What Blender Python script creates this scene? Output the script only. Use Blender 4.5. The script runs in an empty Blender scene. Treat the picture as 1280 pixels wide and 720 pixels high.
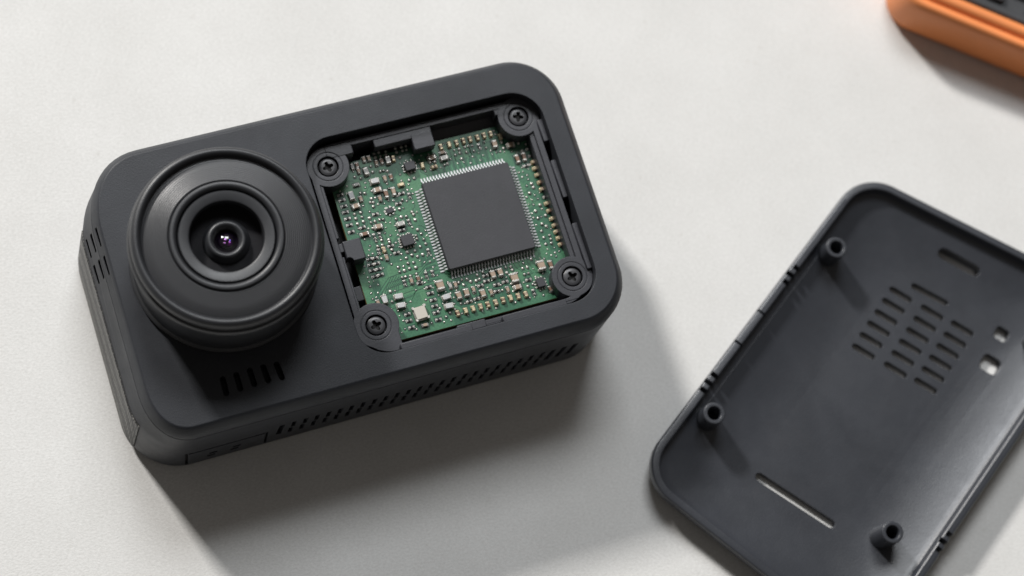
import bpy, bmesh, math, random
from mathutils import Matrix, Vector
R = math.radians
random.seed(7)
C = bpy.context.scene.collection
SC = bpy.context.scene
MM = 0.001
D = 20.24            # height of the camera's face above the table, mm

# ------------------------------------------------------------------ camera
cd = bpy.data.cameras.new('view'); cam = bpy.data.objects.new('view', cd); C.objects.link(cam)
cd.sensor_width = 36; cd.lens = 2461.237 / 1280 * 36
cd.clip_start = 0.01; cd.clip_end = 20
M3 = Matrix(((0.9385438, 0.251516, -0.23637941), (-0.30416129, 0.92640537, -0.22194367), (0.16316077, 0.28020133, 0.94597346)))
cam.matrix_world = Matrix.Translation(Vector((-9.24815, -52.62449, 279.67667)) * MM) @ M3.to_4x4()
cd.dof.use_dof = True; cd.dof.focus_distance = 0.2715; cd.dof.aperture_fstop = 15
SC.camera = cam

# ------------------------------------------------------------------ light
w = bpy.data.worlds.new('World'); SC.world = w; w.use_nodes = True
w.node_tree.nodes['Background'].inputs[0].default_value = (1.0, 0.93, 0.86, 1)
w.node_tree.nodes['Background'].inputs[1].default_value = 0.092
def lamp(name, az, el, dist, sx, sy, power, col, target=(50, 12, 0)):
    l = bpy.data.lights.new(name, 'AREA'); l.shape = 'RECTANGLE'; l.size = sx; l.size_y = sy
    l.energy = power; l.color = col
    o = bpy.data.objects.new(name, l); C.objects.link(o)
    d = Vector((math.cos(R(el)) * math.cos(R(az)), math.cos(R(el)) * math.sin(R(az)), math.sin(R(el))))
    o.location = Vector(target) * MM + d * dist
    o.rotation_euler = d.to_track_quat('Z', 'Y').to_euler()
    return o
lamp('key_lamp', 108, 32, 2.6, 0.24, 0.24, 74, (1.0, 0.97, 0.935))
lamp('window_light', 74, 53, 1.25, 0.5, 0.38, 8.3, (0.95, 0.975, 1.0))
SC.view_settings.view_transform = 'Standard'; SC.view_settings.look = 'None'
SC.view_settings.exposure = 0; SC.view_settings.gamma = 1
SC.render.engine = 'CYCLES'

# ------------------------------------------------------------------ materials
def nodes(name):
    m = bpy.data.materials.new(name); m.use_nodes = True
    return m, m.node_tree, m.node_tree.nodes['Principled BSDF']
def noise(nt, scale, detail=4, rough=.6, vec=None):
    n = nt.nodes.new('ShaderNodeTexNoise'); n.inputs['Scale'].default_value = scale
    n.inputs['Detail'].default_value = detail; n.inputs['Roughness'].default_value = rough
    if vec: nt.links.new(vec, n.inputs['Vector'])
    return n
def coord(nt): return nt.nodes.new('ShaderNodeTexCoord').outputs['Object']
def ramp(nt, src, stops):
    r = nt.nodes.new('ShaderNodeValToRGB'); nt.links.new(src, r.inputs[0])
    while len(r.color_ramp.elements) < len(stops): r.color_ramp.elements.new(.5)
    for e, (p, c) in zip(r.color_ramp.elements, stops): e.position = p; e.color = (*c, 1)
    return r
def bump(nt, bs, src, dist, strength=1.0):
    b = nt.nodes.new('ShaderNodeBump'); b.inputs['Distance'].default_value = dist; b.inputs['Strength'].default_value = strength
    nt.links.new(src, b.inputs['Height']); nt.links.new(b.outputs[0], bs.inputs['Normal']); return b
def plastic(name, col, rough=.42, grain=5200, depth=2.2e-5, var=.16, spec=.5, edge=0.0):
    m, nt, bs = nodes(name); co = coord(nt)
    big = noise(nt, 90, 5, .65, co)
    dk = tuple(c * (1 - var) for c in col); lt = tuple(c * (1 + var) for c in col)
    r = ramp(nt, big.outputs[0], [(.3, dk), (.7, lt)]); nt.links.new(r.outputs[0], bs.inputs['Base Color'])
    rr = ramp(nt, noise(nt, 260, 6, .7, co).outputs[0], [(.25, (rough * .86,) * 3), (.75, (rough * 1.16,) * 3)])
    nt.links.new(rr.outputs[0], bs.inputs['Roughness'])
    bs.inputs['Specular IOR Level'].default_value = spec
    b = bump(nt, bs, noise(nt, grain, 3, .6, co).outputs[0], depth)
    if edge:
        bv = nt.nodes.new('ShaderNodeBevel'); bv.samples = 4; bv.inputs['Radius'].default_value = edge
        nt.links.new(bv.outputs[0], b.inputs['Normal'])
    return m
def simple(name, col, rough=.4, metal=0.0, coat=0.0, grain=None):
    m, nt, bs = nodes(name); bs.inputs['Base Color'].default_value = (*col, 1)
    bs.inputs['Roughness'].default_value = rough; bs.inputs['Metallic'].default_value = metal
    bs.inputs['Coat Weight'].default_value = coat
    if grain:
        co = coord(nt); n = noise(nt, grain, 3, .6, co); bump(nt, bs, n.outputs[0], 2e-5)
        r = ramp(nt, n.outputs[0], [(.3, tuple(c * .8 for c in col)), (.7, tuple(min(1, c * 1.15) for c in col))])
        nt.links.new(r.outputs[0], bs.inputs['Base Color'])
    return m
M = {}
M['housing'] = plastic('matte_black_plastic', (.027, .0295, .0355), .48, spec=.36, edge=.00022)
M['frame'] = plastic('moulded_black_plastic', (.038, .0395, .047), .38, 3600, 1.1e-5, .16, edge=.00016)
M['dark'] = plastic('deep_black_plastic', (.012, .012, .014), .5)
M['lens'] = plastic('lens_black_plastic', (.026, .0275, .031), .40, 6000, 1.2e-5, .08)
M['chip'] = plastic('chip_epoxy', (.037, .038, .044), .55, 5200, 1.4e-5, .12)
M['screw'] = plastic('black_screw_steel', (.05, .051, .056), .34, 4000, 1e-5, .1)
M['cover'] = plastic('cover_black_plastic', (.036, .0395, .048), .35, 3600, 2.2e-5, .14, spec=.75, edge=.0002)
M['velvet'] = plastic('flocked_black', (.010, .010, .012), .75, spec=.2)
M['slot'] = simple('slot_shadow_black', (.006, .006, .006), .7)
M['silver'] = simple('tinned_solder', (.60, .58, .54), .3, .55, 0, 9000)
M['pin'] = simple('tinned_pin', (.50, .51, .52), .5, .25)
M['gold'] = simple('gilded_terminal', (.66, .56, .38), .32, .5)
M['tan'] = simple('ceramic_tan', (.36, .27, .20), .45, 0, 0, 7000)
M['brown'] = simple('ceramic_brown', (.20, .115, .075), .45, 0, 0, 7000)
M['grey'] = simple('ceramic_grey', (.42, .42, .40), .4, 0, 0, 7000)
M['white'] = simple('ceramic_white', (.52, .53, .53), .4, 0, 0, 7000)
M['resist'] = simple('resistor_black', (.02, .02, .022), .4)
M['can'] = simple('brushed_can', (.55, .51, .45), .4, .3)
M['orange'] = plastic('orange_rubber', (.82, .275, .09), .46, 2500, 2e-5, .05)
M['device'] = plastic('device_grey', (.05, .052, .056), .5)
M['glass'] = simple('coated_glass', (.004, .002, .006), .05, 0, 1.0)
M['violet'] = simple('violet_element', (.16, .03, .20), .12, .9, 1.0)
M['blue'] = simple('violet_blue_element', (.08, .05, .30), .12, .9, 1.0)
M['copperedge'] = simple('board_edge', (.30, .22, .09), .5)

# solder-masked board: two tones of green over copper pours, fine speckle, slight gloss
m, nt, bs = nodes('green_solder_mask'); co = coord(nt)
v = nt.nodes.new('ShaderNodeTexVoronoi'); v.inputs['Scale'].default_value = 260; v.distance = 'CHEBYCHEV'; nt.links.new(co, v.inputs['Vector'])
n1 = noise(nt, 170, 3, .5, co)
mx = nt.nodes.new('ShaderNodeMix'); mx.data_type = 'FLOAT'; mx.inputs[0].default_value = .5
sep = nt.nodes.new('ShaderNodeSeparateColor'); nt.links.new(v.outputs['Color'], sep.inputs[0])
nt.links.new(sep.outputs[0], mx.inputs[2]); nt.links.new(n1.outputs[0], mx.inputs[3])
r = ramp(nt, mx.outputs[0], [(.25, (.027, .110, .064)), (.5, (.048, .155, .088)), (.75, (.078, .215, .112))])
r2 = ramp(nt, noise(nt, 3800, 2, .5, co).outputs[0], [(.35, (.72, .78, .76)), (.65, (1.2, 1.14, 1.12))])
mc = nt.nodes.new('ShaderNodeMix'); mc.data_type = 'RGBA'; mc.blend_type = 'MULTIPLY'; mc.inputs[0].default_value = .8
nt.links.new(r.outputs[0], mc.inputs[6]); nt.links.new(r2.outputs[0], mc.inputs[7]); nt.links.new(mc.outputs[2], bs.inputs['Base Color'])
bs.inputs['Roughness'].default_value = .34; bump(nt, bs, n1.outputs[0], 6e-5, .5); M['mask'] = m
M['trace_light'] = simple('trace_light', (.075, .24, .125), .32)
M['trace_dark'] = simple('trace_dark', (.014, .062, .040), .4)

# table: off-white matt laminate with fibre grain
m, nt, bs = nodes('offwhite_table'); co = coord(nt)
st = nt.nodes.new('ShaderNodeMapping'); nt.links.new(co, st.inputs[0]); st.inputs['Scale'].default_value = (1, 1.7, 1); st.inputs['Rotation'].default_value = (0, 0, .35)
a = noise(nt, 55, 6, .7, co); b_ = noise(nt, 2100, 4, .7, st.outputs[0]); c_ = noise(nt, 3600, 2, .5, co)
r = ramp(nt, a.outputs[0], [(.3, (.685, .683, .668)), (.7, (.748, .747, .735))])
r2 = ramp(nt, b_.outputs[0], [(.3, (.875, .873, .865)), (.7, (1.09, 1.09, 1.09))])
mc = nt.nodes.new('ShaderNodeMix'); mc.data_type = 'RGBA'; mc.blend_type = 'MULTIPLY'; mc.inputs[0].default_value = 1
nt.links.new(r.outputs[0], mc.inputs[6]); nt.links.new(r2.outputs[0], mc.inputs[7])
sp = nt.nodes.new('ShaderNodeTexVoronoi'); sp.inputs['Scale'].default_value = 190; nt.links.new(co, sp.inputs['Vector'])
rs = ramp(nt, sp.outputs['Distance'], [(.035, (.80, .78, .75)), (.075, (1, 1, 1))])
mc2 = nt.nodes.new('ShaderNodeMix'); mc2.data_type = 'RGBA'; mc2.blend_type = 'MULTIPLY'; mc2.inputs[0].default_value = .35
nt.links.new(mc.outputs[2], mc2.inputs[6]); nt.links.new(rs.outputs[0], mc2.inputs[7]); nt.links.new(mc2.outputs[2], bs.inputs['Base Color'])
bs.inputs['Roughness'].default_value = .62; bs.inputs['Specular IOR Level'].default_value = .3
ad = nt.nodes.new('ShaderNodeMath'); ad.operation = 'ADD'; nt.links.new(b_.outputs[0], ad.inputs[0]); nt.links.new(c_.outputs[0], ad.inputs[1])
bump(nt, bs, ad.outputs[0], 2.2e-5); M['table'] = m

# woven grille fabric / mesh
m, nt, bs = nodes('grille_mesh'); co = coord(nt)
v = nt.nodes.new('ShaderNodeTexVoronoi'); v.inputs['Scale'].default_value = 2300; v.inputs['Randomness'].default_value = .2; nt.links.new(co, v.inputs['Vector'])
r = ramp(nt, v.outputs['Distance'], [(.25, (.2, .195, .18)), (.5, (.012, .012, .011))]); nt.links.new(r.outputs[0], bs.inputs['Base Color'])
bs.inputs['Roughness'].default_value = .5; bump(nt, bs, v.outputs['Distance'], 5e-5); M['grille'] = m

# lens face plate: fine turned rings
m, nt, bs = nodes('turned_lens_plastic'); co = coord(nt)
ln = nt.nodes.new('ShaderNodeVectorMath'); ln.operation = 'LENGTH'
sx = nt.nodes.new('ShaderNodeSeparateXYZ'); cx_ = nt.nodes.new('ShaderNodeCombineXYZ'); nt.links.new(co, sx.inputs[0])
nt.links.new(sx.outputs[0], cx_.inputs[0]); nt.links.new(sx.outputs[1], cx_.inputs[1]); nt.links.new(cx_.outputs[0], ln.inputs[0])
ml = nt.nodes.new('ShaderNodeMath'); ml.operation = 'MULTIPLY'; ml.inputs[1].default_value = 2 * math.pi / .00026; nt.links.new(ln.outputs['Value'], ml.inputs[0])
sn = nt.nodes.new('ShaderNodeMath'); sn.operation = 'SINE'; nt.links.new(ml.outputs[0], sn.inputs[0])
bump(nt, bs, sn.outputs[0], 9e-6)
bs.inputs['Base Color'].default_value = (.030, .031, .034, 1); bs.inputs['Roughness'].default_value = .36; M['turned'] = m

# ------------------------------------------------------------------ mesh helpers (mm; scaled to metres on linking)
def tagthing(o, label, cat, group=None):
    o['label'] = label; o['category'] = cat
    if group: o['group'] = group
ORG = {}
def empty(name, loc, rz=0.0):
    o = bpy.data.objects.new(name, None); C.objects.link(o); o.empty_display_size = .01
    o.location = Vector(loc) * MM; o.rotation_euler[2] = rz
    ORG[o] = Vector((0, 0, 0)) if rz else Vector(loc); return o
def finish(me, mats, angle=34, smooth=True):
    for x in mats: me.materials.append(x)
    if smooth:
        me.shade_smooth(); me.set_sharp_from_angle(angle=R(angle))
        for p in me.polygons:
            if len(p.vertices) > 4 and abs(p.normal.z) > .9995: p.use_smooth = False
    return me
def scaled(me, org):
    me.transform(Matrix.Scale(MM, 4) @ Matrix.Translation(-Vector(org))); return me
def link(name, me, parent=None, at=None, rz=0.0):
    """me already in metres about its own origin; at = world (or rotated-root local) mm"""
    o = bpy.data.objects.new(name, me); C.objects.link(o)
    po = ORG.get(parent, Vector((0, 0, 0))); at = Vector(at) if at is not None else Vector((0, 0, 0)) + po
    o.parent = parent; o.location = (at - po) * MM; o.rotation_euler[2] = rz; ORG[o] = at
    return o
def put(name, me, mats, parent=None, at=None, angle=34, smooth=True):
    """me in mm, placed where it stands; origin moved to `at`"""
    at = Vector(at) if at is not None else ORG.get(parent, Vector((0, 0, 0))).copy()
    scaled(me, at); finish(me, mats, angle, smooth)
    return link(name, me, parent, at)
def mesh(verts, faces, mi=None):
    me = bpy.data.meshes.new('m'); me.from_pydata([tuple(v) for v in verts], [], faces); me.update()
    if mi:
        for p, i in zip(me.polygons, mi): p.material_index = i
    bm = bmesh.new(); bm.from_mesh(me); bmesh.ops.recalc_face_normals(bm, faces=bm.faces); bm.to_mesh(me); bm.free()
    return me
def join(*mes):
    bm = bmesh.new()
    for me in mes: bm.from_mesh(me)
    o = bpy.data.meshes.new('m'); bm.to_mesh(o); bm.free(); return o
def setmi(me, i):
    for p in me.polygons: p.material_index = i
    return me
def rpoly(corners, radii, inset=0.0, n=10, rmin=.05):
    """convex polygon with rounded corners, inset inward; counter-clockwise"""
    k = len(corners); cs = [Vector(c) for c in corners]; out = []
    if not isinstance(radii, (list, tuple)): radii = [radii] * k
    lines = []
    for i in range(k):
        a, b = cs[i], cs[(i + 1) % k]; d = (b - a).normalized(); nn = Vector((-d.y, d.x))
        lines.append((a + nn * inset, d, nn))
    for i in range(k):
        p0, d0, n0 = lines[i - 1]; p1, d1, n1 = lines[i]
        cr = d0.x * d1.y - d0.y * d1.x; t = ((p1 - p0).x * d1.y - (p1 - p0).y * d1.x) / cr
        P = p0 + d0 * t; r = max(radii[i] - inset, rmin if inset > 1.5 else .05)
        th = math.acos(max(-1, min(1, d0.dot(d1)))); L = r * math.tan(th / 2)
        c = P - d0 * L + n0 * r; a0 = math.atan2(-n0.y, -n0.x)
        for j in range(n + 1):
            a = a0 + th * j / n; out.append(Vector((c.x + r * math.cos(a), c.y + r * math.sin(a))))
    return out
def rect(x0, y0, x1, y1): return [(x0, y0), (x1, y0), (x1, y1), (x0, y1)]
def loft(rings, closed=False):
    """rings = list of vertex loops (3D); caps both ends unless closed (last joins first)"""
    n = len(rings[0]); V = [p for r_ in rings for p in r_]; F = []
    m_ = len(rings)
    for i in range(m_ if closed else m_ - 1):
        a = i * n; b = ((i + 1) % m_) * n
        for j in range(n): F.append((a + j, a + (j + 1) % n, b + (j + 1) % n, b + j))
    if not closed: F += [tuple(range(n))[::-1], tuple(range((m_ - 1) * n, m_ * n))]
    return mesh(V, F)
def z3(loop, z): return [(p[0], p[1], z) for p in loop]
def prism(loop, z0, z1, ch=0.0, inner=None):
    if ch:
        # chamfer by scaling the loop about its centre
        cx = sum(p[0] for p in loop) / len(loop); cy = sum(p[1] for p in loop) / len(loop)
        r_ = max(math.hypot(p[0] - cx, p[1] - cy) for p in loop); s = 1 - ch / r_
        top = [(cx + (p[0] - cx) * s, cy + (p[1] - cy) * s) for p in loop]
        return loft([z3(loop, z0), z3(loop, z1 - ch), z3(top, z1)])
    return loft([z3(loop, z0), z3(loop, z1)])
def circle(cx, cy, r_, n=48): return [(cx + r_ * math.cos(2 * math.pi * i / n), cy + r_ * math.sin(2 * math.pi * i / n)) for i in range(n)]
def bbox(x0, y0, z0, x1, y1, z1, b=0.06):
    b = min(b, (x1 - x0) * .45, (y1 - y0) * .45, (z1 - z0) * .45)
    def rg(i, z):
        return [(x0 + i + b, y0 + i, z), (x1 - i - b, y0 + i, z), (x1 - i, y0 + i + b, z), (x1 - i, y1 - i - b, z),
                (x1 - i - b, y1 - i, z), (x0 + i + b, y1 - i, z), (x0 + i, y1 - i - b, z), (x0 + i, y0 + i + b, z)]
    return loft([rg(0, z0), rg(0, z1 - b), rg(b * .7, z1)])
def lathe(profile, cx=0, cy=0, n=96, closed=False):
    V = []; F = []; k = len(profile)
    for i in range(n):
        a = 2 * math.pi * i / n
        for r_, z in profile: V.append((cx + r_ * math.cos(a), cy + r_ * math.sin(a), z))
    for i in range(n):
        i2 = (i + 1) % n
        for j in range(k if closed else k - 1):
            j2 = (j + 1) % k
            F.append((i * k + j, i2 * k + j, i2 * k + j2, i * k + j2))
    me = mesh(V, F)
    bm = bmesh.new(); bm.from_mesh(me); bmesh.ops.remove_doubles(bm, verts=bm.verts, dist=1e-5)
    bmesh.ops.recalc_face_normals(bm, faces=bm.faces); bm.to_mesh(me); bm.free(); return me
def boolean(me, others, op='DIFFERENCE'):
    """exact boolean of me with a list of meshes, in mm"""
    base = bpy.data.objects.new('t', me); C.objects.link(base); tmp = []
    for q in others:
        o = bpy.data.objects.new('t', q); C.objects.link(o); tmp.append(o)
        md = base.modifiers.new('b', 'BOOLEAN'); md.operation = op; md.object = o; md.solver = 'EXACT'
    dg = bpy.context.evaluated_depsgraph_get()
    res = bpy.data.meshes.new_from_object(base.evaluated_get(dg))
    for o in tmp + [base]: bpy.data.objects.remove(o)
    return res
def slotloop(cx, cy, length, wid, ang, n=6):
    """stadium outline"""
    out = []; L = length / 2 - wid / 2; u = Vector((math.cos(ang), math.sin(ang)))
    for s, a0 in ((1, ang - math.pi / 2), (-1, ang + math.pi / 2)):
        for i in range(n + 1):
            a = a0 + math.pi * i / n
            out.append((cx + s * u.x * L + wid / 2 * math.cos(a), cy + s * u.y * L + wid / 2 * math.sin(a)))
    return out

# ================================================================== setting
tb = put('tabletop', bbox(-900, -700, -25, 1100, 900, 0, 2), [M['table']], None, (0, 0, 0))
tb['kind'] = 'structure'

# ================================================================== action camera
cam_root = empty('action_camera', (36, 20.75, 0))
tagthing(cam_root, 'black action camera with its front opened, round lens at left and green circuit board showing', 'camera')
OUT = rect(0, 0, 72, 41.5); RAD = [8, 7.6, 7.5, 11]
def ring(z, ins, lx):
    o = []
    for p in rpoly(OUT, RAD, ins, 14):
        wgt = max(0, min(1, (14 - p.x) / 14)) ** 2
        o.append((p.x + lx * wgt, p.y, z))
    return o
prof = [(0, 1.0, 0), (.25, .45, 0), (.8, .12, 0), (1.5, 0, 0), (8, 0, .6), (13.7, 0, 1.15), (14.3, 0, 1.35), (16, 0, 2.0), (D - 2.45, 0, 2.5),
        (D - 2.4, .16, 2.5), (D - 2.2, .16, 2.5), (D - 2.15, 0, 2.55), (D - 1.75, .03, 2.7), (D - 1.0, .38, 2.8), (D - .35, .85, 2.85), (D - .08, 1.1, 2.87), (D, 1.28, 2.87)]
hull = loft([ring(z, i, lx) for z, i, lx in prof])
cutters = [prism(rpoly(rect(32.95, 3.95, 68.0, 36.15), [4.0, 4.6, 4.6, 4.0]), 12.2, D + 3)]
# five microphone slots below the lens
cutters.append(join(*[prism(slotloop(x, y, 2.75, .78, R(88 + 2 * i)), D - 2.2, D + 1) for i, (x, y) in enumerate([(13.65, 5.45), (15.58, 5.55), (17.5, 5.65), (19.4, 5.62), (21.25, 5.5)])]))
# two rows of ventilation slots in the lower side wall
def wallslot(x, z0, z1, wd, dep=1.6, skew=.28):
    h = wd / 2
    V = [(x - h, -1, z0), (x + h, -1, z0), (x + h + skew, -1, z1), (x - h + skew, -1, z1)]
    V2 = [(a, dep, c) for a, b, c in V]
    return mesh(V + V2, [(0, 1, 2, 3), (7, 6, 5, 4), (0, 4, 5, 1), (1, 5, 6, 2), (2, 6, 7, 3), (3, 7, 4, 0)])
vs = []
for i in range(27):
    x = 20.3 + i * 1.68
    if i == 0 or i > 23: vs.append(wallslot(x, 5.6, 11.0, .8, skew=.35)); continue
    vs.append(wallslot(x, 4.9, 7.85, .62, skew=.08)); vs.append(wallslot(x + .3, 8.25, 11.2, .62, skew=.08))
cutters.append(join(*vs))
# narrow bevel slots, left shoulder
BEV1 = [(1.54, 30.45), (2.26, 30.43), (3.01, 30.33)]; BEV2 = [(1.61, 26.5), (2.33, 26.43), (3.05, 26.12)]
bs_ = []
for pts in (BEV1, BEV2):
    for k, (x, y) in enumerate(pts):
        bs_.append(prism(slotloop(x, y, 2.8, .2, R(90)), 13.4 + k * 1.75, 24))
cutters.append(join(*bs_))
# seam round the port door
def box(x0, y0, z0, x1, y1, z1): return prism(rect(x0, y0, x1, y1), z0, z1)
cutters.append(join(box(6.9, -1, 2.0, 18.7, .5, 9.0)))
hull = boolean(hull, cutters)
# housing is one plastic throughout; the pocket's darker floor is a separate liner
housing = put('housing', hull, [M['housing']], cam_root, angle=28)
# liners of the pocket (moulded step and floor pieces)
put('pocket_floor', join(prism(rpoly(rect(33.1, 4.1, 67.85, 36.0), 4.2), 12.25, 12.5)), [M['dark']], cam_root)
stp = mesh([(52.3, 32.0, 12.5), (62.2, 32.0, 12.5), (62.2, 35.9, 12.5), (52.3, 35.9, 12.5), (52.3, 32.9, 15.2), (62.2, 32.9, 15.2), (62.2, 35.9, 16.3), (52.3, 35.9, 16.3)],
           [(0, 3, 2, 1), (4, 5, 6, 7), (0, 1, 5, 4), (1, 2, 6, 5), (2, 3, 7, 6), (3, 0, 4, 7)])
put('connector_step', stp, [M['frame']], cam_root)
put('pocket_block', bbox(34.2, 13.2, 12.5, 36.3, 15.4, 15.4, .15), [M['frame']], cam_root)
put('pocket_block', bbox(34.1, 15.6, 12.5, 35.3, 18, 14.6, .15), [M['frame']], cam_root)
# port door
door = bbox(7.3, -.07, 2.2, 18.35, .45, 8.6, .1)
door = boolean(door, [join(*[box(a + k_ * .3, -1, z, a + k_ * .3 + 1.15, 1, z + .85) for a in (10.0, 13.4) for k_, z in enumerate((4.0, 5.4))])])
put('port_door', door, [M['housing']], cam_root, angle=25)
put('door_gap_shade', box(6.95, .455, 2.05, 18.65, .49, 8.95), [M['slot']], cam_root)  # black sheet behind the door, painted-in shade for its seam and marks
# woven speaker grille on the left wall
def hullx(y, z):
    x = 0
    if y < 8: x = 8 - math.sqrt(max(0, 64 - (8 - y) ** 2))
    if y > 30.5: x = 11 - math.sqrt(max(0, 121 - (y - 30.5) ** 2))
    lx = .6 * (z - 1.5) / 6.5 if z < 8 else .6 + .55 * (z - 8) / 5.7
    return x + lx * max(0, min(1, (14 - x) / 14)) ** 2
def gpath(z, o):
    ys = [4.6 + (33.6 - 4.6) * i / 60 for i in range(61)]; P = []
    for y in ys:
        t = (hullx(y + .01, z) - hullx(y - .01, z)) / .02; n_ = Vector((-1, t)).normalized()
        P.append((hullx(y, z) + n_.x * o, y + n_.y * o, z))
    return P
zs = [1.7, 3, 5, 7, 8, 10, 12, 13.4]; k = len(zs); NS = 60
outs = [gpath(z, .2) for z in zs]; ins_ = [gpath(z, -.3) for z in zs]
V = [outs[j][i] for i in range(NS + 1) for j in range(k)] + [ins_[j][i] for i in range(NS + 1) for j in range(k)]
off = (NS + 1) * k; F = []
for i in range(NS):
    for j in range(k - 1):
        q = (i * k + j, i * k + j + 1, (i + 1) * k + j + 1, (i + 1) * k + j); F += [q, tuple(a + off for a in q[::-1])]
    for j in (0, k - 1): F.append((i * k + j, (i + 1) * k + j, (i + 1) * k + j + off, i * k + j + off))
for j in range(k - 1):
    for i in (0, NS): F.append((i * k + j, i * k + j + 1, i * k + j + 1 + off, i * k + j + off))
put('speaker_grille', mesh(V, F), [M['grille']], cam_root)

# ---- inner frame with screw bosses, clips and bars
LX, LY = 18.3, 22.1
FT = D - 1.75
outer_f = prism(rpoly(rect(33.45, 4.35, 67.15, 35.6), [4.3, 4.3, 4.3, 4.0]), 13.2, FT)
inner_f = prism(rpoly(rect(34.3, 5.15, 66.3, 34.75), 3.6), 12, D)
rim = boolean(outer_f, [inner_f])
BOSS = [((36.2, 32.45), 3.0), ((64.85, 32.9), 3.0), ((64.9, 8.03), 2.95), ((36.05, 8.55), 3.2)]
def corner(x0, y0, x1, y1): return boolean(prism(rpoly(rect(33.45, 4.35, 67.15, 35.6), [4.3, 4.3, 4.3, 4.0]), 15.2, FT), [prism(rect(x0, y0, x1, y1), 10, 30)], 'INTERSECT')
adds = [prism(circle(c[0], c[1], r_, 64), 15.2, FT) for c, r_ in BOSS]
adds += [corner(30, 32.3, 37.5, 40), corner(64.0, 32.5, 70, 40), corner(64.6, 0, 70, 8.2), corner(30, 0, 38.8, 9)]
adds += [bbox(36.4, 33.5, 15.2, 40.3, 35.35, FT + .04, .12), bbox(61.6, 33.9, 15.4, 64.9, 35.3, FT - .04, .1),
         bbox(43.4, 33.55, 16.6, 52.0, 35.3, FT - .1, .12), bbox(48.85, 31.75, 16.6, 51.95, 34.2, FT - .05, .12),
         bbox(34.9, 18.2, 16.2, 37.5, 21.3, FT + .1, .12), bbox(33.7, 19.9, 15.0, 35.3, 21.2, FT - .3, .1)]
# left bars, right rail, lower lip
adds += [bbox(33.75, 21.9, 14.6, 34.75, 30.5, FT - .15, .12), bbox(33.7, 9.5, 14.6, 34.65, 19.2, FT - .12, .12),
         bbox(65.55, 10.5, 15.6, 66.35, 30.7, FT - .35, .12)]
fr = rim
for q in adds: fr = boolean(fr, [q], 'UNION')
cuts = [join(*[prism(circle(c[0], c[1], 1.52, 48), FT - 1.1, D + 2) for c, _ in BOSS]),
        join(*[boolean(prism(circle(c[0], c[1], 2.17, 56), FT - .06, D + 2), [prism(circle(c[0], c[1], 2.06, 56), FT - 1, D + 3)]) for c, _ in BOSS]),
        prism(circle(35.15, 18.25, .62, 20), 16, D)]
fr = boolean(fr, [cuts[0]]); fr = boolean(fr, [cuts[1]]); fr = boolean(fr, [cuts[2]])
frame = put('inner_frame', fr, [M['frame']], cam_root, angle=28)
# outer ledge pieces between frame and housing on the right and below
led = [bbox(67.2, 28.2, 14, 67.95, 31.6, D - 1.3, .08), bbox(67.22, 19.4, 14, 67.95, 25.2, D - 1.3, .08), bbox(67.22, 8.4, 14, 67.95, 15.4, D - 1.3, .08),
       bbox(38.2, 3.98, 14, 48.6, 4.85, D - .42, .08), bbox(46.6, 4.1, 14, 50.7, 5.25, D - .75, .08), bbox(53.1, 3.98, 14, 62.6, 4.9, D - .5, .08)]
for q in led: put('ledge_rail', q, [M['frame']], cam_root, at=(67.5 if q is not led[3] else 50, 15, 16))
# cross-recess screws
sc = lathe([(0, -.8), (1.3, -.8), (1.3, -.1), (1.24, .03), (1.1, .1), (.85, .13), (0, .13)], n=56)
def cross():
    a = prism(slotloop(0, 0, 1.62, .52, 0), -.5, 1); b = prism(slotloop(0, 0, 1.62, .52, math.pi / 2), -.5, 1)
    return boolean(boolean(a, [b], 'UNION'), [prism(circle(0, 0, .46, 16), -.5, 1.1)], 'UNION')
sc = boolean(sc, [cross()])
scaled(sc, (0, 0, 0)); finish(sc, [M['screw']], 30)
rec = prism(circle(0, 0, .7, 20), -.56, -.46); scaled(rec, (0, 0, 0)); finish(rec, [M['slot']])  # black disc on the cross-recess floor, shade put in as colour
for (c, r_), a in zip(BOSS, (12, -20, 20, 18)):
    zt = FT
    o = link('screw', sc, cam_root, (c[0], c[1], zt - .22), R(a)); link('recess_shade', rec, o, (c[0], c[1], zt - .22), R(a))

# ---- lens
def lz(pr): return [(r_, D + z) for r_, z in pr]
put('lens_barrel', lathe(lz([(12.1, -.3), (12.75, .05), (12.8, .7), (12.45, 1.0), (12.3, 1.4), (12.3, 3), (12.5, 7.6), (12.62, 9.0), (12.85, 9.5), (12.9, 10.0), (12.7, 10.35), (12.38, 10.45),
     (12.3, 10.65), (12.45, 10.95), (12.5, 11.5), (12.35, 12.0), (12.0, 12.36), (11.7, 12.42), (11.4, 12.3), (11.2, 12.0), (11.15, 11.5), (10.9, 11.3), (10.6, 11.2), (10.6, -.3)]), LX, LY, 160, True), [M['lens']], cam_root, at=(LX, LY, D), angle=42)
put('lens_face', lathe(lz([(11.12, 11.2), (11.05, 11.42), (10.9, 11.5), (9.5, 11.72), (7.75, 12.0), (7.6, 11.9), (7.5, 11.2)]), LX, LY, 160, True), [M['turned']], cam_root, at=(LX, LY, D), angle=42)
put('lens_ring', lathe(lz([(7.58, 11.2), (7.52, 12.05), (7.35, 12.3), (7.05, 12.36), (6.75, 12.28), (6.55, 12.0), (6.5, 11.2)]), LX, LY, 128, True), [M['lens']], cam_root, at=(LX, LY, D), angle=42)
put('lens_bezel', lathe(lz([(6.38, 11.2), (6.36, 11.8), (6.2, 12.0), (5.15, 11.93), (4.95, 11.85), (4.86, 11.6), (4.82, 10.9), (6.38, 10.9)]), LX, LY, 128, True), [M['lens']], cam_root, at=(LX, LY, D), angle=42)
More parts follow.
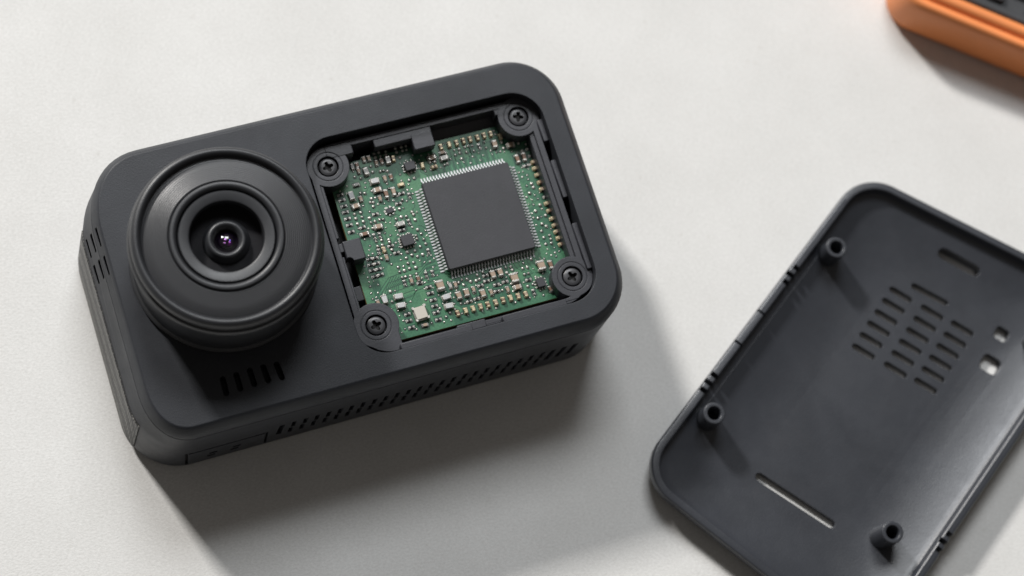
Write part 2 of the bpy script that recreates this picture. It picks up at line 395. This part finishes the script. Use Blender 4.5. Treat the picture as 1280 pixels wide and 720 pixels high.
put('lens_cone', lathe(lz([(6.6, 8.6), (6.6, 10.8), (4.84, 10.85), (4.8, 9.6), (4.6, 9.35), (2.4, 9.3), (2.4, 7.9), (6.6, 7.9)]), LX, LY, 128, True), [M['velvet']], cam_root, at=(LX, LY, D), angle=42)
put('pupil_ring', lathe(lz([(3.1, 8.9), (3.1, 9.5), (2.85, 9.75), (2.6, 10.4), (2.42, 10.62), (2.2, 10.68), (1.95, 10.55), (1.72, 10.2), (1.62, 9.6), (1.6, 8.9)]), LX, LY, 96, True), [M['lens']], cam_root, at=(LX, LY, D), angle=50)
put('lens_well', lathe(lz([(0, 8.2), (6.4, 8.2), (6.4, 8.45), (0, 8.45)]), LX, LY, 64), [M['slot']], cam_root, at=(LX, LY, D))
gl = put('front_glass', lathe(lz([(1.66, 9.5), (1.2, 9.52)] + [(1.15 * math.cos(R(t)), 9.55 + .62 * math.sin(R(t))) for t in range(10, 91, 10)]), LX, LY, 64), [M['glass']], cam_root, at=(LX, LY, D), angle=80)
for dx, dy, r_, mt in ((-.12, .05, .26, 'violet'), (.26, -.46, .34, 'violet'), (.42, -.2, .22, 'blue'), (-.3, -.35, .2, 'violet')):
    e = lathe([(0, 0)] + [(r_ * math.cos(R(t)), .1 * math.sin(R(t))) for t in range(0, 91, 15)], n=32)
    h = 9.55 + .62 * math.sqrt(max(0, 1 - (dx * dx + dy * dy) / 1.3225)) - .06
    scaled(e, (0, 0, 0)); finish(e, [M[mt]], 80); link('lens_element', e, gl, (LX + dx, LY + dy, D + h))

# ---- circuit board
ZB = D - 4.3
bx0, by0, bx1, by1 = 36.15, 6.2, 65.85, 33.1
pcb_me = prism(rpoly(rect(bx0, by0, bx1, by1), .5), ZB - 1.0, ZB)
for p in pcb_me.polygons:
    if abs(p.normal.z) < .5: p.material_index = 1
pcb = put('circuit_board', pcb_me, [M['mask'], M['copperedge']], cam_root, at=(51, 19.6, ZB))
put('standoff_rib', bbox(37.5, 5.3, 12.5, 64.5, 5.9, 15.6, .1), [M['dark']], cam_root)

COMPONENTS = {
 'Sv': [(39.9,32.35),(40.64,32.39),(40.61,31.52),(41.83,32.97),(42.55,32.95),(43.4,32.03),(44.2,32.06),(43.92,29.48),(44.82,29.48),(39.71,27.41),(42.37,26.77),(44.13,13.97),(43.12,13.96),(40.73,18.16),(37.65,12.13),(48.2,11.83),(48.97,11.79),(51.24,10.45),(53.55,9.38),(55.95,9.17),(61.91,7.61)],
 'Mv': [(41.59,31.13),(45.11,31.98),(48.93,10.14),(50.11,10.26),(52.33,9.53),(54.55,11.81),(55.66,11.83),(60.79,30.46)],
 'Kv': [(45.94,32.02),(49.68,29.99),(40.69,19.32),(48.02,7.7),(49.22,7.76),(50.33,7.77),(51.44,7.77),(52.55,7.78),(53.71,7.78),(54.84,7.84),(55.96,7.85),(57.12,7.79),(58.24,7.8),(54.37,32.06),(55.48,32.03),(56.56,32.08),(57.57,32.08),(58.69,32.06),(59.72,32.12),(60.73,32.12),(53.1,32.0),(61.96,31.41)],
 'Pv': [(43.52,33.18),(46.57,26.14),(45.35,22.37),(39.98,21.59),(40.76,21.56),(39.96,19.29),(46.73,17.48),(45.41,14.31),(46.35,14.29),(42.11,13.95),(59.46,7.84),(58.55,30.75)],
 'd': [(40.6,30.4),(42.5,31.8),(42.5,30.9),(44.2,33.5),(44.3,32.9),(45.2,33.4),(45.1,32.9),(46.7,33.5),(46.7,32.9),(47.6,33.5),(48.3,33.5),(47.6,32.9),(48.2,32.9),(46.9,32.0),(43.6,30.7),(44.1,30.7),(44.6,30.5),(39.8,30.8),(47.2,28.4),(48.0,28.5),(39.9,28.3),(40.5,28.1),(41.2,27.1),(40.9,26.6),(41.3,26.5),(41.1,25.9),(40.1,24.4),(40.1,23.7),(40.7,23.7),(41.4,23.8),(41.9,23.7),(38.2,25.5),(39.1,25.5),(38.2,24.8),(39.1,24.8),(38.2,24.0),(39.1,24.1),(40.1,22.8),(43.7,23.3),(44.5,23.4),(45.2,23.3),(46.3,22.5),(46.3,23.3),(46.2,21.0),(46.5,20.3),(46.2,23.7),(45.4,25.8),(44.6,24.6),(40.0,20.8),(40.8,20.8),(40.0,20.1),(40.7,20.1),(41.8,20.6),(41.8,20.2),(45.7,20.2),(45.7,19.7),(46.6,19.4),(46.7,18.7),(45.8,18.5),(44.9,18.1),(45.0,17.2),(45.8,17.3),(43.4,17.4),(43.8,18.2),(44.3,17.6),(40.0,18.2),(41.9,16.4),(41.9,15.7),(42.6,15.7),(43.4,16.6),(44.2,16.5),(43.4,15.8),(44.3,15.7),(42.0,14.8),(42.5,14.8),(43.2,14.7),(44.1,14.8),(41.8,19.1),(39.8,13.3),(39.6,11.8),(46.3,7.7),(47.0,8.1),(48.9,9.0),(45.8,9.1),(55.2,9.3),(50.1,11.5),(51.2,11.7),(50.1,12.3),(50.8,12.2),(52.4,12.4),(52.0,11.6),(52.5,11.7),(56.7,12.4),(57.4,12.3),(56.6,11.6),(57.5,11.8),(59.0,11.6),(59.7,11.6),(59.0,10.7),(59.6,10.7),(58.9,8.9),(59.7,9.0),(49.5,12.0),(53.3,12.6),(60.6,12.6),(50.9,30.2),(51.6,30.1),(52.8,29.3),(53.3,29.4),(61.9,30.6),(61.9,29.6),(59.5,31.2),(59.5,30.3),(56.5,31.2),(57.0,31.2),(57.6,31.1),(57.6,30.3),(56.5,30.4),(54.9,31.1),(55.6,31.1),(54.8,30.4),(55.5,30.5),(55.5,29.6),(64.3,29.8),(65.3,29.4),(64.4,28.5),(64.2,23.4),(64.3,22.8),(63.5,22.1),(64.4,20.0),(63.5,19.3),(64.7,18.3),(63.5,18.2),(63.8,17.2),(64.3,16.7),(63.4,16.2),(63.4,15.2),(63.4,14.2),(64.3,15.3),(64.3,14.7),(64.2,14.1)],
 'Wh': [(42.36,29.4),(40.65,12.22),(40.62,10.86),(47.15,10.37),(47.11,9.01)],
 'Sh': [(39.69,29.59),(43.07,7.3),(53.08,31.16)],
 'Kh': [(45.89,27.97),(51.28,29.36),(65.55,26.43),(65.48,25.46),(65.51,24.4),(65.54,23.25),(65.51,22.17),(65.53,19.92),(65.51,18.79),(65.52,17.54),(65.58,16.51),(65.52,15.52),(65.54,14.5),(65.59,13.54)],
 'Ph': [(37.1,28.74),(37.11,27.92),(37.08,27.0),(37.05,26.08),(37.07,25.09),(37.05,24.11),(37.02,23.08),(45.57,26.75),(44.71,25.4),(41.08,24.72),(38.75,23.29),(44.02,21.51),(41.8,19.66),(42.32,18.46),(38.35,18.57),(39.17,18.52),(38.26,17.73),(39.15,17.72),(38.23,16.88),(39.17,16.86),(38.33,15.94),(39.18,16.0),(41.16,9.47),(41.09,8.53),(41.16,7.49),(44.2,13.37),(45.26,10.51),(45.21,9.61),(45.13,8.66),(45.13,7.58),(45.2,12.47),(45.2,11.56),(52.39,10.76),(54.4,9.34),(54.64,10.28),(51.29,9.06),(50.15,8.94),(53.51,11.97),(53.44,11.17),(59.31,9.77),(55.97,10.36),(65.48,28.6),(65.52,27.49),(65.61,20.98),(64.32,26.22)],
 'Wv': [(38.51,28.12),(38.63,12.32)],
 'Mh': [(38.69,26.51),(42.35,28.05),(40.92,22.78),(44.09,22.35),(57.38,9.1),(51.32,30.76),(53.02,30.26),(63.03,29.75)],
 'Tv': [(43.4,27.2),(44.52,27.26),(63.04,11.04),(63.34,27.47),(64.37,27.53)],
 'Th': [(38.74,22.24)],
 'Lv': [(46.77,12.21),(57.34,10.49),(61.63,11.23)],
}


def comp(kind):
    L, W_, H, mid = {'S': (.86, .48, .40, 'tan'), 'M': (1.12, .72, .6, 'tan'), 'L': (1.42, 1.08, .85, 'tan'), 'W': (1.22, .78, .7, 'white'), 'T': (1.28, .56, .5, 'tan'),
                     'K': (.82, .52, .5, 'gold2'), 'P': (.76, .38, .24, 'resist')}[kind[0]]
    e = L * {'P': .36, 'K': .37}.get(kind[0], .26)
    if kind[0] == 'W': e = L * .16
    parts = [setmi(bbox(-L / 2 + e * .7, -W_ * .46, .02, L / 2 - e * .7, W_ * .46, H * .96, .06), 1)]
    for s in (-1, 1):
        a, b = sorted((s * L / 2, s * (L / 2 - e)))
        parts.append(setmi(bbox(a, -W_ / 2, .02, b, W_ / 2, H, .09), 0))
        a, b = sorted((s * (L / 2 + .09), s * (L / 2 - e)))
        parts.append(setmi(bbox(a, -W_ * .56, 0, b, W_ * .56, H * .28, .07), 0))
    return join(*parts)
CM = {}
def cmesh(kind, mid):
    key = (kind[0], mid)
    if key not in CM:
        me = comp(kind); scaled(me, (0, 0, 0)); end = M['gold'] if kind[0] == 'K' else M['silver']
        finish(me, [end, M[mid]], 30); CM[key] = me
    return CM[key]
NAMES = {'S': 'capacitor', 'M': 'capacitor', 'L': 'capacitor', 'K': 'capacitor', 'T': 'diode', 'W': 'inductor', 'P': 'resistor'}
MIDS = {'S': ['tan', 'tan', 'grey', 'brown'], 'M': ['tan', 'tan', 'tan', 'grey'], 'L': ['tan'], 'K': ['brown', 'tan', 'gold', 'tan'], 'T': ['brown', 'tan'], 'W': ['white'], 'P': ['resist']}
for kind, pts in COMPONENTS.items():
    if kind == 'd': continue
    for x, y in pts:
        o = link(NAMES[kind[0]], cmesh(kind, random.choice(MIDS[kind[0]])), pcb, (x, y, ZB + .005),
                 (math.pi / 2 if kind[1] == 'v' else 0) + R(random.uniform(-4, 4)))
# solder dots: joined, far too many to pick apart
def blob(x, y, r_, h, n=8):
    V = []; F = []
    pr = [(r_, 0), (r_ * .92, h * .55), (r_ * .55, h * .92), (0, h)]
    for q, z in pr[:-1]: V += [(x + q * math.cos(2 * math.pi * i / n), y + q * math.sin(2 * math.pi * i / n), ZB + z) for i in range(n)]
    V.append((x, y, ZB + h))
    for j in range(2):
        for i in range(n): F.append((j * n + i, j * n + (i + 1) % n, (j + 1) * n + (i + 1) % n, (j + 1) * n + i))
    for i in range(n): F.append((2 * n + i, 2 * n + (i + 1) % n, 3 * n))
    return V, F
def many(shapes):
    V = []; F = []
    for v, f in shapes:
        b = len(V); V += v; F += [tuple(i + b for i in q) for q in f]
    return mesh(V, F)
busy = [(x, y) for k_, l in COMPONENTS.items() for x, y in l]
extra = []
def free(x, y, d_):
    if 47.3 < x < 62.8 and 12.6 < y < 28.6: return False
    if any(math.hypot(x - c[0], y - c[1]) < r_ + .3 for c, r_ in BOSS): return False
    if 41.3 < x < 45 and 7.4 < y < 10.8: return False
    return all(abs(x - a) > d_ or abs(y - b) > d_ for a, b in busy + extra)
for _ in range(5000):
    if len(extra) > 240: break
    x = random.uniform(37, 65.2); y = random.uniform(7, 32.6)
    if (38.5 < x < 44.5 and 11 < y < 17) and random.random() < .9: continue
    if free(x, y, .55): extra.append((x, y))
dots = [blob(x, y, random.uniform(.17, .26), random.uniform(.16, .28)) for x, y in COMPONENTS['d']]
dots += [blob(x, y, random.uniform(.10, .17), random.uniform(.08, .14)) for x, y in extra]
o = put('solder_joints', many(dots), [M['silver']], pcb, angle=70); o['kind'] = 'stuff'
# dark clearance round pads: thin flat annuli of bare mask
ann = []
def flatring(x, y, r0, z, n=10):
    V = [(x + r0 * math.cos(2 * math.pi * i / n), y + r0 * math.sin(2 * math.pi * i / n), ZB + z) for i in range(n)]
    return V, [tuple(range(n))]
for x, y in COMPONENTS['d']: ann.append(flatring(x + .05, y - .05, .33, .004))
for x, y in extra:
    if random.random() < .5: ann.append(flatring(x, y, .25, .004))
for k_, l in COMPONENTS.items():
    if k_[0] in 'PSTKM':
        for x, y in l:
            a, b = (.62, .4) if k_[0] in 'PSK' else (.82, .58)
            if k_[1] == 'v': a, b = b, a
            ann.append(([(x - a, y - b, ZB + .004), (x + a, y - b, ZB + .004), (x + a, y + b, ZB + .004), (x - a, y + b, ZB + .004)], [(0, 1, 2, 3)]))
o = put('mask_openings', many(ann), [M['trace_dark']], pcb, smooth=False); o['kind'] = 'stuff'
# traces
def ribbon(pts, wd, z, sh):
    V = []; F = []
    for i, p in enumerate(pts):
        a = Vector(pts[max(0, i - 1)]); b = Vector(pts[min(len(pts) - 1, i + 1)]); d_ = (b - a).normalized(); n_ = Vector((-d_.y, d_.x)) * wd / 2
        V += [(p[0] + n_.x, p[1] + n_.y, z), (p[0] - n_.x, p[1] - n_.y, z)]
    for i in range(len(pts) - 1): F.append((2 * i, 2 * i + 1, 2 * i + 3, 2 * i + 2))
    sh.append((V, F))
lt = []; dk = []
for i in range(26):                                   # fan-out above the processor
    x = 50 + i * .42; h = 29.0 + 1.6 * random.random() + (1.2 if i % 3 else 0); j = random.choice((-.8, -.4, .4, .8))
    ribbon([(x, 28.2), (x, h - abs(j)), (x + j, h), (x + j, min(32.6, h + random.uniform(.4, 1.6)))], .12, ZB + .011, lt if i % 2 else dk)
for i in range(14):                                   # left fan-out, lower bundle sweeping to the board edge
    y = 16.6 - i * .33; x1 = 47.4 - .25 * i
    ribbon([(47.3, y), (x1 - 1, y - .15), (x1 - 2.2, y - .9 - .05 * i), (40.2 - .2 * i, y - 1.3 - .06 * i), (38.2, y - 3.0)], .09, ZB + .012, dk if i % 2 == 0 else lt)
for i in range(7):
    ribbon([(40.6 + .35 * i, 15.4 - .1 * i), (39.4 + .3 * i, 13.9), (38.4 + .25 * i, 12.0 - .2 * i)], .09, ZB + .013, dk)
for i in range(12):                                   # right-lower fan
    x = 58 + i * .33
    ribbon([(x, 12.7), (x + .1, 12.0), (x + .9, 11.1 - .1 * i), (x + 1.6, 10.6 - .05 * i)], .08, ZB + .011, lt if i % 2 else dk)
for i in range(12):
    y = 15 + i * 1.05
    ribbon([(62.7, y), (63.1, y + .1), (63.5, y + random.uniform(.2, .5)), (64.1, y + .45)], .08, ZB + .011, dk if i % 2 else lt)
for i in range(46):
    x = random.uniform(37.2, 46.5); y = random.uniform(18, 32); s = random.choice((-1, 1)); l_ = random.uniform(.6, 1.8)
    ribbon([(x, y), (x + l_ * .5, y + s * l_ * .1), (x + l_, y + s * l_ * .6), (x + l_, y + s * (l_ * .6 + .8))], .08, ZB + .010 + i * .0002, dk if i % 2 else lt)
for i in range(40):
    x = random.uniform(45.5, 62); y = random.uniform(7.6, 12.3); l_ = random.uniform(.6, 1.4)
    ribbon([(x, y), (x, y + l_ * .5), (x + .4, y + l_ * .8), (x + .4, y + l_)], .08, ZB + .010 + i * .0002, dk if i % 2 else lt)
o = put('copper_traces', many(lt), [M['trace_light']], pcb, smooth=False); o['kind'] = 'stuff'
o = put('board_tracks', many(dk), [M['trace_dark']], pcb, smooth=False); o['kind'] = 'stuff'
# main processor with gull-wing pins
PX0, PY0, PX1, PY1 = 48.45, 13.72, 61.6, 27.15
pr_ = rect(PX0, PY0, PX1, PY1)
proc = loft([z3(rpoly(pr_, .35, .12, 4), ZB + .2), z3(rpoly(pr_, .35, 0, 4), ZB + .8), z3(rpoly(pr_, .35, .1, 4), ZB + 1.38), z3(rpoly(pr_, .35, .16, 4), ZB + 1.42)])
put('processor', proc, [M['chip']], pcb, at=((PX0 + PX1) / 2, (PY0 + PY1) / 2, ZB), angle=50)
def pin():
    th = .1; wd = .105; up = [(-.1, .72), (.16, .72), (.34, .62), (.42, .14), (.55, .05), (.98, .04)]
    V = []
    for x, z in up: V += [(x, -wd, z), (x, wd, z), (x, wd, z + th), (x, -wd, z + th)]
    F = []
    for i in range(len(up) - 1):
        for j in range(4): F.append((4 * i + j, 4 * i + (j + 1) % 4, 4 * i + 4 + (j + 1) % 4, 4 * i + 4 + j))
    F += [(3, 2, 1, 0), tuple(4 * (len(up) - 1) + j for j in range(4))]
    return mesh(V, F)
pm = pin(); scaled(pm, (0, 0, 0)); finish(pm, [M['pin']], 50)
for side in range(4):
    for i in range(28):
        t = .45 + i * (13.15 - .9) / 27
        x, y, a = [(PX0, PY0 + t, 180), (PX1, PY0 + t, 0), (PX0 + t, PY1, 90), (PX0 + t, PY0, -90)][side]
        link('pin', pm, pcb, (x, y, ZB), R(a))
def chip(x, y, w_, h_, ht, a, npin):
    ps = [setmi(bbox(-w_ / 2, -h_ / 2, .08, w_ / 2, h_ / 2, ht, .07), 0)]
    for s in (-1, 1):
        for i in range(npin):
            t = -w_ / 2 + w_ * (i + .5) / npin; q = w_ / npin * .27
            for v in (0, 1):
                b = (h_, w_)[v] / 2; t2 = t * ((w_, h_)[v] / w_)
                a0, a1 = sorted((s * (b - .02), s * (b + .32)))
                ps.append(setmi(bbox(t2 - q, a0, 0, t2 + q, a1, .14, .04) if v == 0 else bbox(a0, t2 - q, 0, a1, t2 + q, .14, .04), 1))
    me = join(*ps); scaled(me, (0, 0, 0)); finish(me, [M['chip'], M['silver']], 30)
    link('microchip', me, pcb, (x, y, ZB), R(a))
chip(47.85, 30.25, 1.5, 1.25, .85, 2, 3)
chip(43.2, 24.7, 1.05, .75, .4, 10, 2)
chip(44.25, 19.75, 1.75, 1.6, .8, 2, 4)
chip(60.8, 8.85, 1.2, 1.35, .7, 2, 3)
xt = join(setmi(bbox(-.98, -1.02, 0, .98, 1.02, .5, .15), 0), setmi(bbox(-.84, -.88, .45, .84, .88, .82, .08), 1),
          *[setmi(bbox(a - .2, b - .2, .3, a + .2, b + .2, .78, .06), 0) for a in (-.85, .85) for b in (-.9, .9)])
scaled(xt, (0, 0, 0)); finish(xt, [M['silver'], M['can']], 30); link('crystal_can', xt, pcb, (42.9, 9.05, ZB), R(3))

# ================================================================== removed cover, lying inside up
# local axes: a runs along its long left edge (35 degrees), b across it
CA = R(35)
ca, sa = math.cos(CA), math.sin(CA)
def L2(x, y):                                          # table mm -> cover mm
    dx, dy = x - 100, y + 14
    return (dx * ca + dy * sa, -dx * sa + dy * ca)
cov = empty('camera_cover', (100, -14, 0), CA)
tagthing(cov, 'loose black plastic camera cover lying inside up, with hollow posts and vent slots', 'camera cover')
# outline in table mm (corner intersections), counter-clockwise
def isect(p, d, q, e):
    cr = d[0] * e[1] - d[1] * e[0]; t = ((q[0] - p[0]) * e[1] - (q[1] - p[1]) * e[0]) / cr
    return (p[0] + d[0] * t, p[1] + d[1] * t)
u = (math.cos(R(34.9)), math.sin(R(34.9)))
Lp = (77.4, -13.15); Rp = (121.0, -35.25); Bp = (77.85, -33.05); Bd = (math.cos(R(-55)), math.sin(R(-55)))
Tp = (126.3, 8.5); Td = (math.cos(R(-43)), math.sin(R(-43)))
cor = [isect(Bp, Bd, Rp, u), isect(Rp, u, Tp, Td), isect(Tp, Td, Lp, u), isect(Lp, u, Bp, Bd)]
corL = [L2(*c) for c in cor]; RC = [6.5, 6.5, 7, 6.3]
def cr_(z, ins): return z3(rpoly(corL, RC, ins, 14, 4.5 + ins * .12), z)
cprof = [(0, 4.2), (.12, 2.6), (.6, 1.2), (1.4, .45), (2.5, .08), (3.6, 0), (4.25, .03), (4.45, .2), (4.5, .42), (4.5, 1.12), (4.4, 1.28), (3.6, 1.4), (3.15, 1.6)] + [(1.1 + 1.8 * (1 - t / 13) ** 2, 2.0 + t * .88) for t in (0, .6, 1.4, 2.4, 3.6, 5, 6.5, 8, 9.6, 11.3, 13)]
shell = loft([cr_(z, i) for z, i in cprof])
cc = []
def lslot(p, q, wd, extend=0):
    a, b = L2(*p), L2(*q); ang = math.atan2(b[1] - a[1], b[0] - a[0]); ln_ = math.hypot(b[0] - a[0], b[1] - a[1])
    return prism(slotloop((a[0] + b[0]) / 2, (a[1] + b[1]) / 2, ln_, wd, ang, 4), -1, 9)
vents = [((121.15, -3.26), (125.77, -7.78))]
for (sx_, sy_, n_) in ((117.56, -2.79, 6), (121.44, -6.84, 6), (125.2, -10.5, 6)):
    for i in range(n_):
        x = sx_ - 1.815 * i; y = sy_ - 1.385 * i
        vents.append(((x, y), (x + 2.75, y - 3.02)))
cc.append(join(*[lslot(p, q, 1.0) for p, q in vents]))
cc.append(join(lslot((86.9, -24.4), (95.9, -35.1), 1.25), lslot((127.05, .6), (132.25, -4.6), 1.75)))
def lquad(x, y, w_, h_, r_):
    a = L2(x, y); lp = rpoly(rect(-w_ / 2, -h_ / 2, w_ / 2, h_ / 2), r_, 0, 5); t = R(-84)
    return prism([(a[0] + p.x * math.cos(t) - p.y * math.sin(t), a[1] + p.x * math.sin(t) + p.y * math.cos(t)) for p in lp], -1, 9)
cc.append(join(lquad(132.3, -14.6, 2.2, 2.1, .6), lquad(128.7, -18.6, 3.0, 2.8, .8)))
# snap notches in the rim
def notch(x, y, ln_, wd, z=3.1):
    a = L2(x, y); return prism(rect(a[0] - ln_ / 2, a[1] - wd / 2, a[0] + ln_ / 2, a[1] + wd / 2), z, 9)
nn = []
for bx_, by_ in ((101.3, 2.95), (83.2, -9.35)):
    for k in (-1, 0, 1): nn.append(notch(bx_ + u[0] * 1.45 * k + .5, by_ + u[1] * 1.45 * k - .55, .75, 1.5 if k else 2.2, 3.2 if k else 2.9))
nn.append(notch(94.9, -1.4, .35, 2.2)); nn.append(notch(89.9, -5.0, .35, 2.2))
for k in (-1, 0, 1): nn.append(notch(109.9 + u[0] * 1.45 * k + .3, -42.3 + u[1] * 1.45 * k - .35, .8, 1.8 if k else 2.4, 2.9))
for q in nn: cc.append(q)
for q in cc: shell = boolean(shell, [q])
put('cover_shell', shell, [M['cover']], cov, angle=24)
# thin rib inside the left wall
def lrib(p, q, wd, z0, z1):
    a, b = L2(*p), L2(*q); m_ = ((a[0] + b[0]) / 2, (a[1] + b[1]) / 2); h = math.hypot(b[0] - a[0], b[1] - a[1]) / 2; t = math.atan2(b[1] - a[1], b[0] - a[0])
    me = bbox(-h, -wd / 2, z0, h, wd / 2, z1, .08); me.transform(Matrix.Translation((m_[0], m_[1], 0)) @ Matrix.Rotation(t, 4, 'Z')); return me
put('rib', lrib((109.2, 6.0), (81.5, -13.35), .5, .9, 2.75), [M['cover']], cov)
post = lathe([(1.0, 2.2), (1.0, 6.3), (1.08, 6.42), (1.52, 6.42), (1.64, 6.3), (1.72, 3.5), (1.76, 2.2), (1.8, 1.5), (1.8, .7), (.0, .7), (.0, 2.2)], n=48)
scaled(post, (0, 0, 0)); finish(post, [M['cover']], 35)
for x, y in ((109.35, 4.5), (82.2, -14.6), (102.1, -38.75), (129.3, -19.6 + 0.0)):
    if x > 125: x, y = 136.5, -17.5
    a = L2(x, y); link('screw_post', post, cov, (a[0], a[1], 0))

# ================================================================== orange case (mostly outside the frame)
OA = R(-38)
oc = empty('tool_case', (132.0, 40.4, 0), OA)
tagthing(oc, 'blurred orange rubber-edged case with black device inside, at top right corner', 'case')
OR = rect(0, 0, 62, 38)
def orr(z, ins): return z3(rpoly(OR, 5.5, ins, 10), z)
oprof = [(0, 1.2), (.5, .4), (2, 0), (6.6, .3), (7.7, .45), (8.4, .8), (8.6, 1.2), (8.5, 1.7), (8.1, 2.1), (8.05, 2.4), (8.7, 2.8), (8.95, 3.3), (8.8, 4.1), (8.3, 4.6), (6.8, 4.75)]
put('case_shell', loft([orr(z, i) for z, i in oprof]), [M['orange']], oc, angle=45)
put('device_body', loft([orr(6.6, 4.85), orr(8.1, 4.85), orr(8.4, 5.2), orr(8.4, 6.2), orr(7.9, 6.6), orr(7.9, 9.0)]), [M['device']], oc)
put('device_screen', loft([orr(7.7, 9.4), orr(8.9, 9.4), orr(9.1, 9.7)]), [M['slot']], oc)
for x in (14, 21, 30): put('device_button', bbox(x, 6.9, 7.7, x + 3.2, 8.6, 8.7, .3), [M['device']], oc, at=(x, 6.9, 8))
